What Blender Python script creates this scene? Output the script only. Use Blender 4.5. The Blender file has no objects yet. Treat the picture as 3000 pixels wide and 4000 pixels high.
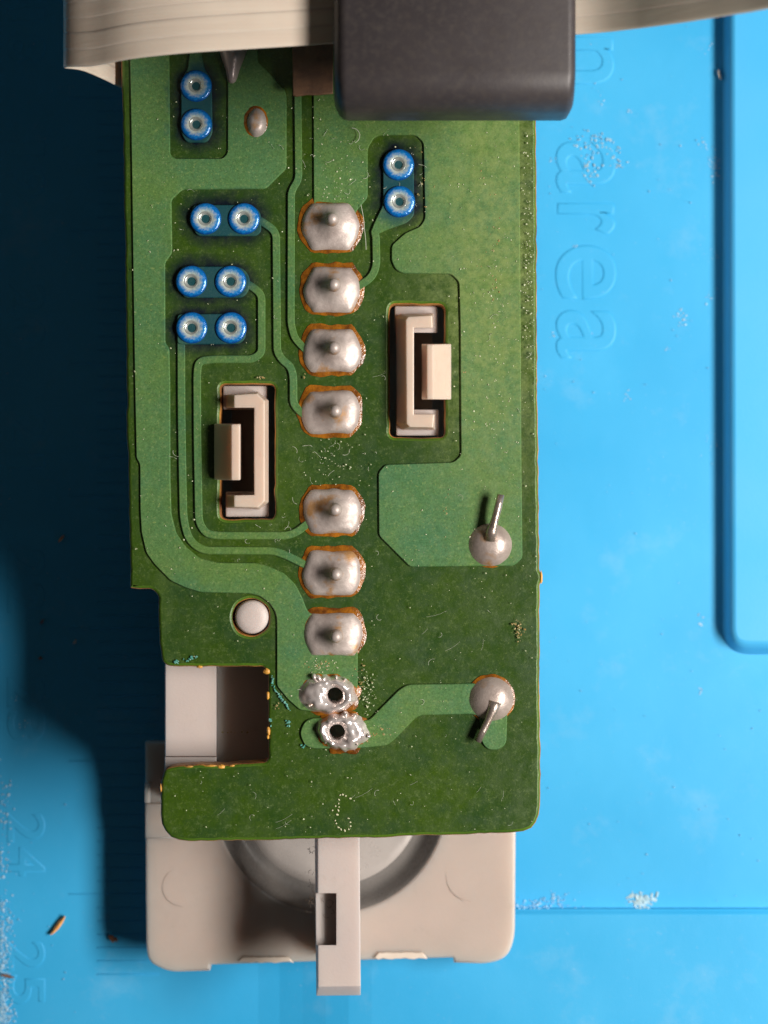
import bpy, bmesh, math, random
from mathutils import Vector, Matrix, noise
random.seed(7)
# 1 unit = 1 cm.  D: height of the lens above the mat; S: photo pixels per cm on the mat
D, S = 13.0, 523.0
PZ = 1.78                     # top face of the circuit board
def W(x, y, z=0.0):
    k = (D - z) / (D * S)
    return Vector(((x - 1500) * k, (2000 - y) * k, z))
sc = bpy.context.scene
COL = sc.collection
# ---------------------------------------------------------------- camera
cam = bpy.data.cameras.new('camera'); co = bpy.data.objects.new('camera', cam); COL.objects.link(co)
co.location = (0, 0, D)
cam.sensor_fit = 'VERTICAL'; cam.sensor_height = 24
cam.lens = 24 * D / (4000 / S)
cam.clip_start = 0.1; cam.clip_end = 500
cam.dof.use_dof = True; cam.dof.focus_distance = D - PZ; cam.dof.aperture_fstop = cam.lens / 1000 / 0.13
sc.camera = co
# ---------------------------------------------------------------- light
w = bpy.data.worlds.new('World'); sc.world = w; w.use_nodes = True
bg = w.node_tree.nodes['Background']; bg.inputs[0].default_value = (1.0, 0.86, 0.80, 1); bg.inputs[1].default_value = 0.034
def lamp(name, az, el, dist, size, power, col):
    l = bpy.data.lights.new(name, 'AREA'); l.shape = 'ELLIPSE'; l.size = size; l.size_y = 5.5; l.energy = power; l.color = col
    o = bpy.data.objects.new(name, l); COL.objects.link(o)
    a, e = math.radians(az), math.radians(el)
    d = Vector((math.cos(e) * math.cos(a), math.cos(e) * math.sin(a), math.sin(e)))
    o.location = d * dist + Vector((0, 0, 1)); o.rotation_euler = d.to_track_quat('Z', 'Y').to_euler()
lamp('desk_lamp_light', -7, 46.5, 22, 15, 8350, (1.0, 0.93, 0.87))
sc.view_settings.view_transform = 'Standard'; sc.view_settings.look = 'None'; sc.view_settings.exposure = 0.0
sc.cycles.max_bounces = 8
sc.cycles.use_denoising = True
# ---------------------------------------------------------------- materials
class NT:
    def __init__(s, name):
        s.m = bpy.data.materials.new(name); s.m.use_nodes = True; s.t = s.m.node_tree
        s.b = s.t.nodes['Principled BSDF']; s.tc = s.t.nodes.new('ShaderNodeTexCoord')
    def n(s, kind, **kw):
        x = s.t.nodes.new(kind)
        for k, v in kw.items(): setattr(x, k, v)
        return x
    def l(s, a, b): s.t.links.new(a, b)
    def noise(s, scale, detail=3, rough=.6, vec=None, stretch=None):
        x = s.n('ShaderNodeTexNoise'); x.inputs['Scale'].default_value = scale
        x.inputs['Detail'].default_value = detail; x.inputs['Roughness'].default_value = rough
        v = vec or s.tc.outputs['Object']
        if stretch:
            mp = s.n('ShaderNodeMapping'); s.l(v, mp.inputs[0]); mp.inputs['Scale'].default_value = stretch[:3]
            if len(stretch) > 3: mp.inputs['Rotation'].default_value = (0, 0, stretch[3])
            v = mp.outputs[0]
        s.l(v, x.inputs['Vector']); return x.outputs['Fac']
    def rng(s, v, a, b, c=0., d=1.):
        x = s.n('ShaderNodeMapRange'); s.l(v, x.inputs[0])
        for i, q in enumerate((a, b, c, d)): x.inputs[i + 1].default_value = q
        return x.outputs[0]
    def math(s, op, a, b):
        x = s.n('ShaderNodeMath', operation=op)
        for i, q in enumerate((a, b)):
            if isinstance(q, (int, float)): x.inputs[i].default_value = q
            else: s.l(q, x.inputs[i])
        return x.outputs[0]
    def mix(s, f, a, b):
        x = s.n('ShaderNodeMix', data_type='RGBA')
        if isinstance(f, float): x.inputs[0].default_value = f
        else: s.l(f, x.inputs[0])
        for i, q in ((6, a), (7, b)):
            if isinstance(q, tuple): x.inputs[i].default_value = (*q, 1)
            else: s.l(q, x.inputs[i])
        return x.outputs[2]
    def bump(s, h, strength, dist=0.01, prev=None):
        x = s.n('ShaderNodeBump'); x.inputs['Strength'].default_value = strength; x.inputs['Distance'].default_value = dist
        s.l(h, x.inputs['Height'])
        if prev: s.l(prev, x.inputs['Normal'])
        return x.outputs[0]
    def done(s, col=None, rough=.5, metal=0., normal=None, spec=.5):
        if isinstance(col, tuple): s.b.inputs['Base Color'].default_value = (*col, 1)
        elif col: s.l(col, s.b.inputs['Base Color'])
        if isinstance(rough, float): s.b.inputs['Roughness'].default_value = rough
        else: s.l(rough, s.b.inputs['Roughness'])
        if isinstance(metal, float): s.b.inputs['Metallic'].default_value = metal
        else: s.l(metal, s.b.inputs['Metallic'])
        s.b.inputs['Specular IOR Level'].default_value = spec
        if normal: s.l(normal, s.b.inputs['Normal'])
        return s.m
def simple(name, c1, c2, scale=6, rough=.5, metal=0., bump=.15, bs=90, spec=.5, grain=None):
    t = NT(name); c = t.mix(t.rng(t.noise(scale, 4), .35, .65), c1, c2)
    if grain: c = t.mix(t.rng(t.noise(grain[0], 2), .45, .75), c, grain[1])
    r = t.rng(t.noise(scale * 4, 3), .3, .7, rough - .07, rough + .07)
    return t.done(c, r, metal, t.bump(t.noise(bs, 3), bump), spec)
PAIRS = [((767,339),(768,489)), ((804,857),(954,857)), ((749,1101),(902,1101)), ((750,1282),(903,1282)), ((1556,646),(1560,790))]
def mask_mat(name, c1, c2, c3, stain, stain_k, speck, gl):
    """green solder mask; the ink spilt round the eyelets is a mark of its own on the board"""
    t = NT(name); P = t.tc.outputs['Object']
    c = t.mix(t.rng(t.noise(.9, 4), .38, .62), c1, c2)
    c = t.mix(t.rng(t.noise(3.2, 5, .7), .45, .75, 0, .8), c, c3)
    c = t.mix(t.rng(t.noise(34, 4, .7), .55, .82, 0, speck), c, (.27, .36, .15))
    c = t.mix(t.rng(t.noise(1.7, 7, .78, stretch=(1, .45, 1, .7)), .52, .78, 0, .45), c, (.12, .19, .055))
    c = t.mix(t.rng(t.noise(75, 3, .8), .40, .68, 0, .42), c, (.010, .032, .006))
    c = t.mix(t.rng(t.noise(52, 3, .8), .58, .78, 0, speck * .8), c, (.34, .42, .12))
    # mottled yellowish glare on the board's upper right, painted into the mask colour
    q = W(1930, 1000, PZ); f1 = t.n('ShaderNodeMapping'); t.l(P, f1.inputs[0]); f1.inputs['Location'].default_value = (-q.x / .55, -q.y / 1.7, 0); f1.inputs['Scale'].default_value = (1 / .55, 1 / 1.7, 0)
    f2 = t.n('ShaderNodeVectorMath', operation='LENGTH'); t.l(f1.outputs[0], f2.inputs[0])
    glare = t.math('MULTIPLY', t.rng(f2.outputs['Value'], .3, 1.2, 1, 0), t.rng(t.noise(14, 6, .8), .40, .66, .12, .85))
    c = t.mix(t.math('MULTIPLY', glare, .9), c, (.24, .31, .10))
    d = None
    for (ax, ay), (bx, by) in PAIRS:
        a, b = W(ax, ay, PZ), W(bx, by, PZ); m = (a + b) / 2; h = (b - a) / 2
        s1 = t.n('ShaderNodeVectorMath', operation='SUBTRACT'); t.l(P, s1.inputs[0]); s1.inputs[1].default_value = (m.x, m.y, 0)
        s2 = t.n('ShaderNodeVectorMath', operation='ABSOLUTE'); t.l(s1.outputs[0], s2.inputs[0])
        s3 = t.n('ShaderNodeVectorMath', operation='SUBTRACT'); t.l(s2.outputs[0], s3.inputs[0]); s3.inputs[1].default_value = (abs(h.x), abs(h.y), 9)
        s4 = t.n('ShaderNodeVectorMath', operation='MAXIMUM'); t.l(s3.outputs[0], s4.inputs[0]); s4.inputs[1].default_value = (0, 0, 0)
        s5 = t.n('ShaderNodeVectorMath', operation='LENGTH'); t.l(s4.outputs[0], s5.inputs[0])
        d = s5.outputs['Value'] if d is None else t.math('MINIMUM', d, s5.outputs['Value'])
    d = t.math('ADD', d, t.rng(t.noise(9, 3), .3, .7, -.03, .03))
    c = t.mix(t.rng(d, .10, .20, stain_k, 0.), c, stain)
    nb = t.bump(t.noise(2.5, 3), .25, .03)
    nb = t.bump(t.noise(55, 4, .7), gl, .012, nb)
    return t.done(c, t.rng(t.noise(12, 4), .3, .7, .28, .48), 0., nb, .45)
M = {}
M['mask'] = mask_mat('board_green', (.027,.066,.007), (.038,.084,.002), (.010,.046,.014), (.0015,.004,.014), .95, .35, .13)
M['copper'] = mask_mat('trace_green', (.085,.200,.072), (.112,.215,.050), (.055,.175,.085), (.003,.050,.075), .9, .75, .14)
M['edge'] = simple('board_edge', (.50,.23,.05), (.16,.06,.02), 7, .55, 0., .5, 60)
M['fringe'] = simple('mask_fringe', (.085,.17,.010), (.045,.11,.008), 5, .45, 0., .3, 60)
M['plastic'] = simple('housing_plastic', (.55,.455,.40), (.51,.43,.38), 2.5, .42, 0., .10, 70, .4)
M['latch'] = simple('latch_plastic', (.66,.52,.42), (.60,.47,.38), 3, .34, 0., .08, 60, .45)
M['post'] = simple('post_plastic', (.58,.50,.46), (.55,.475,.445), 3, .5, 0., .1, 60, .4)
M['rimgrey'] = simple('rim_plastic', (.22,.205,.19), (.18,.17,.16), 5, .28, 0., .1, 60, .5)
M['pale'] = simple('pale_plastic', (.75,.66,.56), (.70,.60,.5), 8, .35, 0., .1, 60, .5)
for k in ('plastic', 'latch', 'post'):
    t = M[k].node_tree; b = t.nodes['Principled BSDF']; src = b.inputs['Base Color'].links[0].from_socket
    tc = t.nodes.new('ShaderNodeTexCoord'); n = t.nodes.new('ShaderNodeTexNoise'); n.inputs['Scale'].default_value = 5; n.inputs['Detail'].default_value = 9; n.inputs['Roughness'].default_value = .8; t.links.new(tc.outputs['Object'], n.inputs['Vector'])
    g = t.nodes.new('ShaderNodeMapRange'); t.links.new(n.outputs['Fac'], g.inputs[0]); g.inputs[1].default_value = .60; g.inputs[2].default_value = .80; g.inputs[4].default_value = .45
    x = t.nodes.new('ShaderNodeMix'); x.data_type = 'RGBA'; t.links.new(g.outputs[0], x.inputs[0]); t.links.new(src, x.inputs[6]); x.inputs[7].default_value = (.25, .18, .12, 1); t.links.new(x.outputs[2], b.inputs['Base Color'])
def sss(k, wt=.9, rad=(.33, .24, .20)):
    b = M[k].node_tree.nodes['Principled BSDF']; b.inputs['Subsurface Weight'].default_value = wt; b.inputs['Subsurface Radius'].default_value = rad; b.inputs['Subsurface Scale'].default_value = 1.
sss('plastic')
sss('latch', .5, (.16, .11, .09))
sss('post', .4, (.22, .16, .14))
def solder_mat(name, base, dark, rough, metal, amber, bump, bs):
    t = NT(name); c = t.mix(t.rng(t.noise(7, 4), .35, .7), base, dark)
    c = t.mix(t.rng(t.noise(5.3, 4), .57, .68, 0, amber), c, (.50, .24, .05))
    c = t.mix(t.rng(t.noise(60, 2), .6, .8, 0, .3), c, (.85, .8, .75))
    return t.done(c, t.rng(t.noise(20, 3), .3, .7, rough - .08, rough + .12), metal, t.bump(t.noise(bs, 4), bump, .015), .6)
M['solder'] = solder_mat('dull_solder', (.55,.485,.445), (.42,.35,.32), .48, .38, .8, .14, 40)
M['oldsolder'] = solder_mat('aged_solder', (.54,.46,.41), (.42,.34,.30), .36, .45, .7, .14, 40)
M['wet'] = solder_mat('scraped_solder', (.95,.90,.87), (.66,.56,.52), .17, .6, .3, .15, 12)
M['lead'] = solder_mat('wire_metal', (.62,.54,.48), (.46,.37,.31), .30, .8, .3, .3, 30)
M['flux'] = simple('flux_residue', (.36,.13,.010), (.11,.035,.005), 12, .22, 0., .5, 40, .6)
def eyelet_mat():
    t = NT('blue_ink_metal'); s = t.n('ShaderNodeVectorMath', operation='MULTIPLY'); t.l(t.tc.outputs['Object'], s.inputs[0]); s.inputs[1].default_value = (1, 1, 0)
    q = t.n('ShaderNodeVectorMath', operation='LENGTH'); t.l(s.outputs[0], q.inputs[0])
    r = t.math('ADD', q.outputs['Value'], t.rng(t.noise(60, 2), .3, .7, -.009, .009))
    c = t.mix(t.rng(r, .050, .080), (.52, .58, .52), (.004, .19, .58))
    c = t.mix(t.rng(t.noise(16, 3), .5, .75, 0, .4), c, (.03, .30, .42))
    c = t.mix(t.rng(r, .078, .104), c, (.002, .06, .27))
    return t.done(c, .20, .15, t.bump(t.noise(50, 3), .3, .01), .6)
M['ink'] = eyelet_mat()
M['tin'] = simple('eyelet_tin', (.60,.64,.60), (.50,.55,.52), 30, .22, .6, .1, 50)
M['black'] = simple('ferrite_black', (.047,.040,.041), (.034,.029,.031), 1.6, .45, 0., .06, 50, .45, grain=(20, (.054,.046,.043)))
def cable_mat():
    t = NT('cable_grey'); c = t.mix(t.rng(t.noise(1.2, 3), .35, .65), (.76,.63,.52), (.69,.56,.46))
    c = t.mix(t.rng(t.noise(3.5, 5, .7, stretch=(.12, 5, 1, -.05)), .45, .75, 0, .3), c, (.55,.42,.33))
    m = t.done(c, .34, 0., t.bump(t.noise(4, 3, .6, stretch=(.1, 6, 1, -.05)), .15, .02), .5); return m
M['cable'] = cable_mat(); sss('cable', .3, (.08, .05, .04))
M['sheath'] = simple('sheath_brown', (.26,.14,.08), (.16,.09,.06), 10, .6, 0., .4, 50, .3)
M['tongue'] = simple('tongue_grey', (.48,.40,.38), (.40,.33,.32), 9, .35, .3, .2, 60)
M['wood'] = simple('wood_shaving', (.95,.45,.12), (.75,.30,.07), 20, .5, 0., .5, 60)
M['brownfleck'] = simple('brown_fleck', (.35,.16,.07), (.2,.09,.05), 20, .6, 0., .5, 60)
M['dust'] = simple('dust_pale', (.60,.62,.42), (.42,.48,.28), 30, .35, 0., .1, 60)
M['crumb'] = simple('residue_pale', (.20,.53,.80), (.36,.58,.74), 12, .4, 0., .2, 60)
M['crust'] = simple('crust_beige', (.42,.56,.58), (.32,.58,.74), 12, .4, 0., .2, 60)
M['lint'] = simple('lint_fibre', (.55,.58,.45), (.42,.46,.36), 30, .5, 0., .1, 60)
M['hair'] = simple('dark_fibre', (.16,.11,.07), (.1,.07,.05), 30, .5, 0., .1, 60)
M['teal'] = simple('verdigris', (.05,.30,.24), (.15,.36,.30), 30, .5, 0., .1, 60)
M['stamp'] = simple('stamped_dots', (.62,.62,.40), (.5,.5,.3), 30, .5, 0., .1, 60)
def mat_mat():
    t = NT('blue_silicone')
    c = t.mix(t.rng(t.noise(.35, 3), .35, .65), (.030,.385,.73), (.055,.450,.80))
    c = t.mix(t.rng(t.noise(1.6, 6, .7), .56, .80, 0, .30), c, (.30,.56,.76))
    c = t.mix(t.rng(t.noise(30, 3, .7), .66, .80, 0, .35), c, (.45,.66,.80))
    c = t.mix(t.rng(t.noise(7, 5, .8, stretch=(1, .15, 1)), .66, .85, 0, .25), c, (.45,.62,.74))
    n1 = t.bump(t.noise(70, 3), .10, .01); n2 = t.bump(t.noise(1.1, 3), .15, .05, n1)
    return t.done(c, t.rng(t.noise(3, 4), .3, .7, .42, .58), 0., n2, .35)
M['mat'] = mat_mat()
M['tray'] = simple('paler_silicone', (.075,.46,.83), (.05,.44,.82), 1.2, .45, 0., .08, 60, .4)  # slightly paler blue than the rest of the mat
# ---------------------------------------------------------------- mesh helpers
def link(name, me, mats, parent=None, smooth=False):
    o = bpy.data.objects.new(name, me); COL.objects.link(o)
    for m in (mats if isinstance(mats, (list, tuple)) else [mats]): me.materials.append(M[m])
    if smooth: me.polygons.foreach_set('use_smooth', [True] * len(me.polygons))
    if parent: adopt(o, parent)
    return o
def world_loc(o):
    v = o.location.copy()
    while o.parent: o = o.parent; v += o.location
    return v
def adopt(o, parent):
    o.parent = parent; o.location = o.location - world_loc(parent)
def empty(name, loc, label, cat):
    o = bpy.data.objects.new(name, None); COL.objects.link(o); o.location = loc; o.empty_display_size = .2
    o['label'] = label; o['category'] = cat; return o
def rounded(pts, r=0, n=5):
    out = []; N = len(pts)
    for i, p in enumerate(pts):
        rr = p[2] if len(p) > 2 else r
        a, b, c = Vector(pts[i - 1][:2]), Vector(p[:2]), Vector(pts[(i + 1) % N][:2])
        la, lc = (a - b).length, (c - b).length
        q = min(rr, la * .49, lc * .49)
        if q < 1: out.append(tuple(b)); continue
        s, e = b + (a - b) / la * q, b + (c - b) / lc * q
        for k in range(n + 1):
            f = k / n; out.append(tuple(s * (1 - f) ** 2 + b * 2 * f * (1 - f) + e * f * f))
    return out
def path_round(pts, r=22, n=5):
    out = [tuple(pts[0])]
    for i in range(1, len(pts) - 1):
        a, b, c = Vector(pts[i - 1]), Vector(pts[i]), Vector(pts[i + 1]); la, lc = (a - b).length, (c - b).length
        q = min(r, la * .49, lc * .49); s, e = b + (a - b) / la * q, b + (c - b) / lc * q
        for k in range(n + 1):
            f = k / n; out.append(tuple(s * (1 - f) ** 2 + b * 2 * f * (1 - f) + e * f * f))
    out.append(tuple(pts[-1])); return out
def stroke(pts, wd, r=22):
    p = [Vector(q) for q in path_round(pts, r)]; L, R = [], []
    for i, q in enumerate(p):
        d = (p[min(i + 1, len(p) - 1)] - p[max(i - 1, 0)]).normalized(); nn = Vector((-d.y, d.x)) * wd / 2
        L.append(tuple(q + nn)); R.append(tuple(q - nn))
    return L + R[::-1]
def circle(x, y, r, n=36): return [(x + r * math.cos(6.2832 * k / n), y + r * math.sin(6.2832 * k / n)) for k in range(n)]
def plate(name, loops, ztop, thick, bevel, mats, parent=None, res=0, jag=0., edge_nz=.9):
    """flat part cut to its outline (loops: outer first, then holes), with a real thickness and a chamfered rim"""
    cu = bpy.data.curves.new('t', 'CURVE'); cu.dimensions = '2D'; cu.fill_mode = 'BOTH'
    for lp in loops:
        sp = cu.splines.new('POLY'); sp.points.add(len(lp) - 1); sp.use_cyclic_u = True
        for q, p in zip(sp.points, lp):
            v = W(p[0], p[1], ztop)
            if jag: v += Vector((noise.noise(v * 16), noise.noise(v * 16 + Vector((5, 5, 5))), 0)) * jag
            q.co = (v.x, v.y, 0, 1)
    cu.extrude = max(thick / 2 - bevel, 1e-4); cu.bevel_depth = bevel; cu.bevel_resolution = res; cu.offset = -bevel
    to = bpy.data.objects.new('t', cu); COL.objects.link(to)
    dg = bpy.context.evaluated_depsgraph_get()
    me = bpy.data.meshes.new_from_object(to.evaluated_get(dg)); bpy.data.objects.remove(to)
    me.materials.clear()
    me.transform(Matrix.Translation((0, 0, ztop - thick / 2)))
    o = link(name, me, mats, parent)
    if isinstance(mats, (list, tuple)) and len(mats) > 1:
        for p in me.polygons:
            a = abs(p.normal.z); p.material_index = 1 if a < .7 else (len(mats) - 1 if a < .985 else 0)
    else:
        for p in me.polygons: p.material_index = 0
    return o
def rings(name, rs, mats, parent=None, smooth=False, bev=0., cap=True):
    """solid through a stack of outlines (poly_px, z), lowest first"""
    bm = bmesh.new(); R = []
    for poly, z in rs: R.append([bm.verts.new(W(p[0], p[1], z)) for p in poly])
    for a, b in zip(R, R[1:]):
        n = len(a)
        for i in range(n): bm.faces.new((a[i], a[(i + 1) % n], b[(i + 1) % n], b[i]))
    if cap: bm.faces.new(R[0][::-1]); bm.faces.new(R[-1])
    bmesh.ops.recalc_face_normals(bm, faces=bm.faces)
    if bev: bmesh.ops.bevel(bm, geom=[e for e in bm.edges if e.calc_face_angle(0) > .5], offset=bev, segments=2, profile=.6, affect='EDGES')
    me = bpy.data.meshes.new(name); bm.to_mesh(me); bm.free()
    return link(name, me, mats, parent, smooth)
def box(x0, y0, x1, y1): return [(x0, y0), (x1, y0), (x1, y1), (x0, y1)]
def polar(name, cen, peak, Rf, prof, z0, mats, parent, nr=14, ns=44, amp=0., seed=0, inner=None, jz=0., hd=None):
    """round-ish blob: outline Rf(theta) in photo px about cen, height prof(t) from peak (t=0) to rim (t=1)"""
    bm = bmesh.new(); rows = []
    t0 = inner or 0.
    for i in range(nr + 1):
        t = i / nr; row = []
        for k in range(ns):
            th = 6.28318 * k / ns; R = Rf(th)
            jit = 1 + amp * noise.noise(Vector((math.cos(th) * 3 + seed, math.sin(th) * 3, seed)))
            ex, ey = cen[0] + R * jit * math.cos(th), cen[1] + R * jit * math.sin(th)
            if inner:
                ix, iy = peak[0] + inner * math.cos(th), peak[1] + inner * math.sin(th)
                x, y = ix + (ex - ix) * t, iy + (ey - iy) * t
            else: x, y = peak[0] + (ex - peak[0]) * t, peak[1] + (ey - peak[1]) * t
            v = W(x, y, PZ); v.z = z0 + prof(t) + (hd(math.dist((x, y), peak)) if hd else 0)
            if jz and t < .999: v.z += jz * (noise.noise(Vector((v.x * 13, v.y * 13, seed))) + .6 * noise.noise(Vector((v.x * 31, v.y * 31, seed)))) * min(1, (1 - t) * 4)
            row.append(bm.verts.new(v))
            if i == 0 and not inner: break
        rows.append(row)
    for a, b in zip(rows, rows[1:]):
        for k in range(ns):
            k2 = (k + 1) % ns
            if len(a) == 1: bm.faces.new((a[0], b[k2], b[k]))
            else: bm.faces.new((a[k], a[k2], b[k2], b[k]))
    if inner:
        low = []
        for v in rows[0]: low.append(bm.verts.new(v.co - Vector((0, 0, .16))))
        for k in range(ns): bm.faces.new((low[k], low[(k + 1) % ns], rows[0][(k + 1) % ns], rows[0][k]))
    bmesh.ops.recalc_face_normals(bm, faces=bm.faces)
    me = bpy.data.meshes.new(name); bm.to_mesh(me); bm.free()
    o = link(name, me, mats, parent, True); return o
def lathe(name, prof, mats, n=40, smooth=True, caps=True):
    bm = bmesh.new(); R = [[bm.verts.new((r * math.cos(6.28318 * k / n), r * math.sin(6.28318 * k / n), z)) for k in range(n)] for r, z in prof]
    for a, b in zip(R, R[1:]):
        for k in range(n): bm.faces.new((a[k], a[(k + 1) % n], b[(k + 1) % n], b[k]))
    if caps: bm.faces.new(R[0][::-1]); bm.faces.new(R[-1])
    bmesh.ops.recalc_face_normals(bm, faces=bm.faces)
    if not caps and sum(f.normal.z for f in bm.faces) < 0: bmesh.ops.reverse_faces(bm, faces=bm.faces)
    me = bpy.data.meshes.new(name); bm.to_mesh(me); bm.free()
    for m in (mats,): me.materials.append(M[m])
    for p in me.polygons: p.use_smooth = smooth and len(p.vertices) == 4
    return me
def tube_into(bm, pts, rad, n=6, taper=None):
    P = [Vector(p) for p in pts]; R = []
    for i, p in enumerate(P):
        d = (P[min(i + 1, len(P) - 1)] - P[max(i - 1, 0)]).normalized()
        u = d.cross(Vector((0, 0, 1)));
        if u.length < .01: u = Vector((1, 0, 0))
        u.normalize(); v = u.cross(d); r = rad * (taper(i / (len(P) - 1)) if taper else 1)
        R.append([bm.verts.new(p + (u * math.cos(6.28318 * k / n) + v * math.sin(6.28318 * k / n)) * r) for k in range(n)])
    for a, b in zip(R, R[1:]):
        for k in range(n): bm.faces.new((a[k], b[k], b[(k + 1) % n], a[(k + 1) % n]))
    bm.faces.new(R[0]); bm.faces.new(R[-1][::-1])
def tube(name, pts, rad, mats, parent, n=12, taper=None):
    bm = bmesh.new(); tube_into(bm, pts, rad, n, taper); bmesh.ops.recalc_face_normals(bm, faces=bm.faces)
    me = bpy.data.meshes.new(name); bm.to_mesh(me); bm.free(); return link(name, me, mats, parent, True)

# ================================================================ THE MAT
mat = empty('silicone_mat', (0, 0, 0), 'large bright blue silicone work mat with raised letters and centimetre marks, under everything else', 'mat')
plate('mat_sheet', [box(-2600, -2600, 5600, 6600)], 0, .3, .01, ['mat'], mat)
# raised tray edge at the right and raised field along the bottom, both with soft walls
def raised(name, poly, z, wall, r, mm='mat'):
    lo = rounded(poly, r, 8)
    poly = [p[:2] for p in poly]
    c = Vector((sum(p[0] for p in poly) / len(poly), sum(p[1] for p in poly) / len(poly)))
    def ins(d):
        out = []; N = len(lo)
        for i in range(N):
            a, b = Vector(lo[i - 1]), Vector(lo[(i + 1) % N]); q = Vector(lo[i]); t = (b - a).normalized()
            nn = Vector((-t.y, t.x))
            if (q + nn * 5 - c).length > (q - nn * 5 - c).length: nn = -nn
            out.append(tuple(q + nn * d))
        return out
    st = [(0, -.02), (0, 0), (wall * .12, z * .12), (wall * .35, z * .5), (wall * .62, z * .88), (wall, z)]
    return rings(name, [(ins(d), zz) for d, zz in st], [mm], mat, True)
tray = raised('tray_edge', [(2822,-1500),(5000,-1500),(5000,2556),(2822,2556,110)], .16, 54, 0, 'tray')
fl = [(742, 3546), (5000, 3546), (5000, 6000), (742, 6000)]
field = rings('raised_field', [([(x - (0 if x > 800 else -260) + (0 if x > 800 else 450 * f), y + (30 * f if y < 4000 else 0)) for x, y in fl], z) for f, z in ((0, -.001), (.2, .012), (.4, .040), (.6, .075), (.8, .100), (1, .11))], ['mat'], mat, True)
for o in (tray, field):
    for p in o.data.polygons: p.use_smooth = len(p.vertices) == 4 and abs(p.normal.z) < (.98 if o is field else .999)
def glyph(ch, x0, y0, x1, y1, h, bev=.012):
    """one embossed character; reads downwards, its top towards the right"""
    cu = bpy.data.curves.new('t', 'FONT'); cu.body = ch; cu.size = 1
    to = bpy.data.objects.new('t', cu); COL.objects.link(to); dg = bpy.context.evaluated_depsgraph_get()
    me = bpy.data.meshes.new_from_object(to.evaluated_get(dg)); xs = [v.co.x for v in me.vertices]; ys = [v.co.y for v in me.vertices]
    bx, by = (min(xs), max(xs)), (min(ys), max(ys)); bpy.data.meshes.remove(me)
    s = .5 * (((x1 - x0) / S) / (by[1] - by[0]) + ((y1 - y0) / S) / (bx[1] - bx[0]))
    cu.extrude = h / s; cu.bevel_depth = bev / s; cu.bevel_resolution = 2; cu.offset = -.002
    dg = bpy.context.evaluated_depsgraph_get(); me = bpy.data.meshes.new_from_object(to.evaluated_get(dg)); bpy.data.objects.remove(to); me.materials.clear()
    sy, sx = ((x1 - x0) / S) / (by[1] - by[0]), ((y1 - y0) / S) / (bx[1] - bx[0])
    c = Vector(((bx[0] + bx[1]) / 2, (by[0] + by[1]) / 2, 0))
    me.transform(Matrix.Translation(W((x0 + x1) / 2, (y0 + y1) / 2, 0) * 1.0) @ Matrix.Rotation(-math.pi / 2, 4, 'Z') @ Matrix.Diagonal((sx, sy, s * .38, 1)) @ Matrix.Translation(-c))
    link('letter' if ch.isalpha() else 'numeral', me, ['mat'], mat)
for ch, a in (('n', (2176, 150, 2392, 322)), ('a', (2178, 560, 2400, 745)), ('r', (2185, 800, 2395, 910)), ('e', (2176, 965, 2400, 1162)), ('a', (2178, 1218, 2400, 1392))):
    glyph(ch, *a, .001, .016)
for num, y in (('18', 120), ('19', 645), ('20', 1232), ('21', 1735), ('22', 2270), ('23', 2770), ('24', 3300), ('25', 3800)):
    for k, ch in enumerate(num):
        hw = 22 if ch == '1' else 52
        yy = y - 66 + 132 * k
        glyph(ch, 32, yy - hw, 172, yy + hw, .001, .009)
tick = None
for k in range(-2, 72):
    y = 120 + 51.9 * k; x0 = 270 if k % 10 == 5 else 380
    v = W(0, y, 0)
    if tick is None or x0 == 270:
        o = plate('tick', [box(x0, y - 2.5, 620, y + 2.5)], .006, .012, .0016, ['mat'], mat)
        if x0 == 380:
            tick = o; o.data.transform(Matrix.Translation((0, -v.y, 0))); o.location.y = v.y
    else:
        o = tick.copy(); COL.objects.link(o); o.location.y = v.y

# ================================================================ HOUSING
hz = empty('plastic_housing', W(1290, 2600, .1), 'beige moulded plastic front housing under the circuit board, with latches poking up through it', 'housing')
zp = .46
panel = [(568,3200),(569,3500),(571,3700,20),(580,3758,40),(657,3799,60),(820,3794,3),(823,3770,3),(1216,3758),(1408,3752),(1770,3742,3),(1773,3762,3),(1909,3767,60),(1985,3740,50),(2012,3660,40),(2015,3262),(2015,2900),(566,2900)]
pl = rounded(panel, 0)
plate('panel', [pl, circle(1293, 3118, 449, 96)], zp, .14, .018, ['plastic'], hz, 2)
plate('panel_step', [box(567, 3139, 720, 3276)], zp + .03, .10, .01, ['plastic'], hz, 1)
plate('panel_rib', [box(565, 3060, 585, 3137)], zp + .055, .14, .008, ['plastic'], hz, 1)
cx, cy = 1293, 3118; c0 = W(cx, cy, zp)
o = bpy.data.objects.new('dial_rim', lathe('dial_rim', [(.86, -.20), (.86, -.01), (.838, -.004), (.825, -.012), (.80, -.045), (.775, -.085), (.75, -.118), (.715, -.140), (.68, -.148), (.66, -.15)], 'rimgrey', 96, True, False)); COL.objects.link(o); o.location = c0; adopt(o, hz)
M['steel'] = simple('dull_steel', (.62,.57,.53), (.54,.50,.47), 2, .30, .35, .05, 40, .5)
o = bpy.data.objects.new('dial_face', lathe('dial_face', [(.70, -.20), (.665, -.1505), (.60, -.150), (.45, -.147), (.3, -.145), (.01, -.144)], 'steel', 96)); COL.objects.link(o); o.location = c0; adopt(o, hz)
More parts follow.
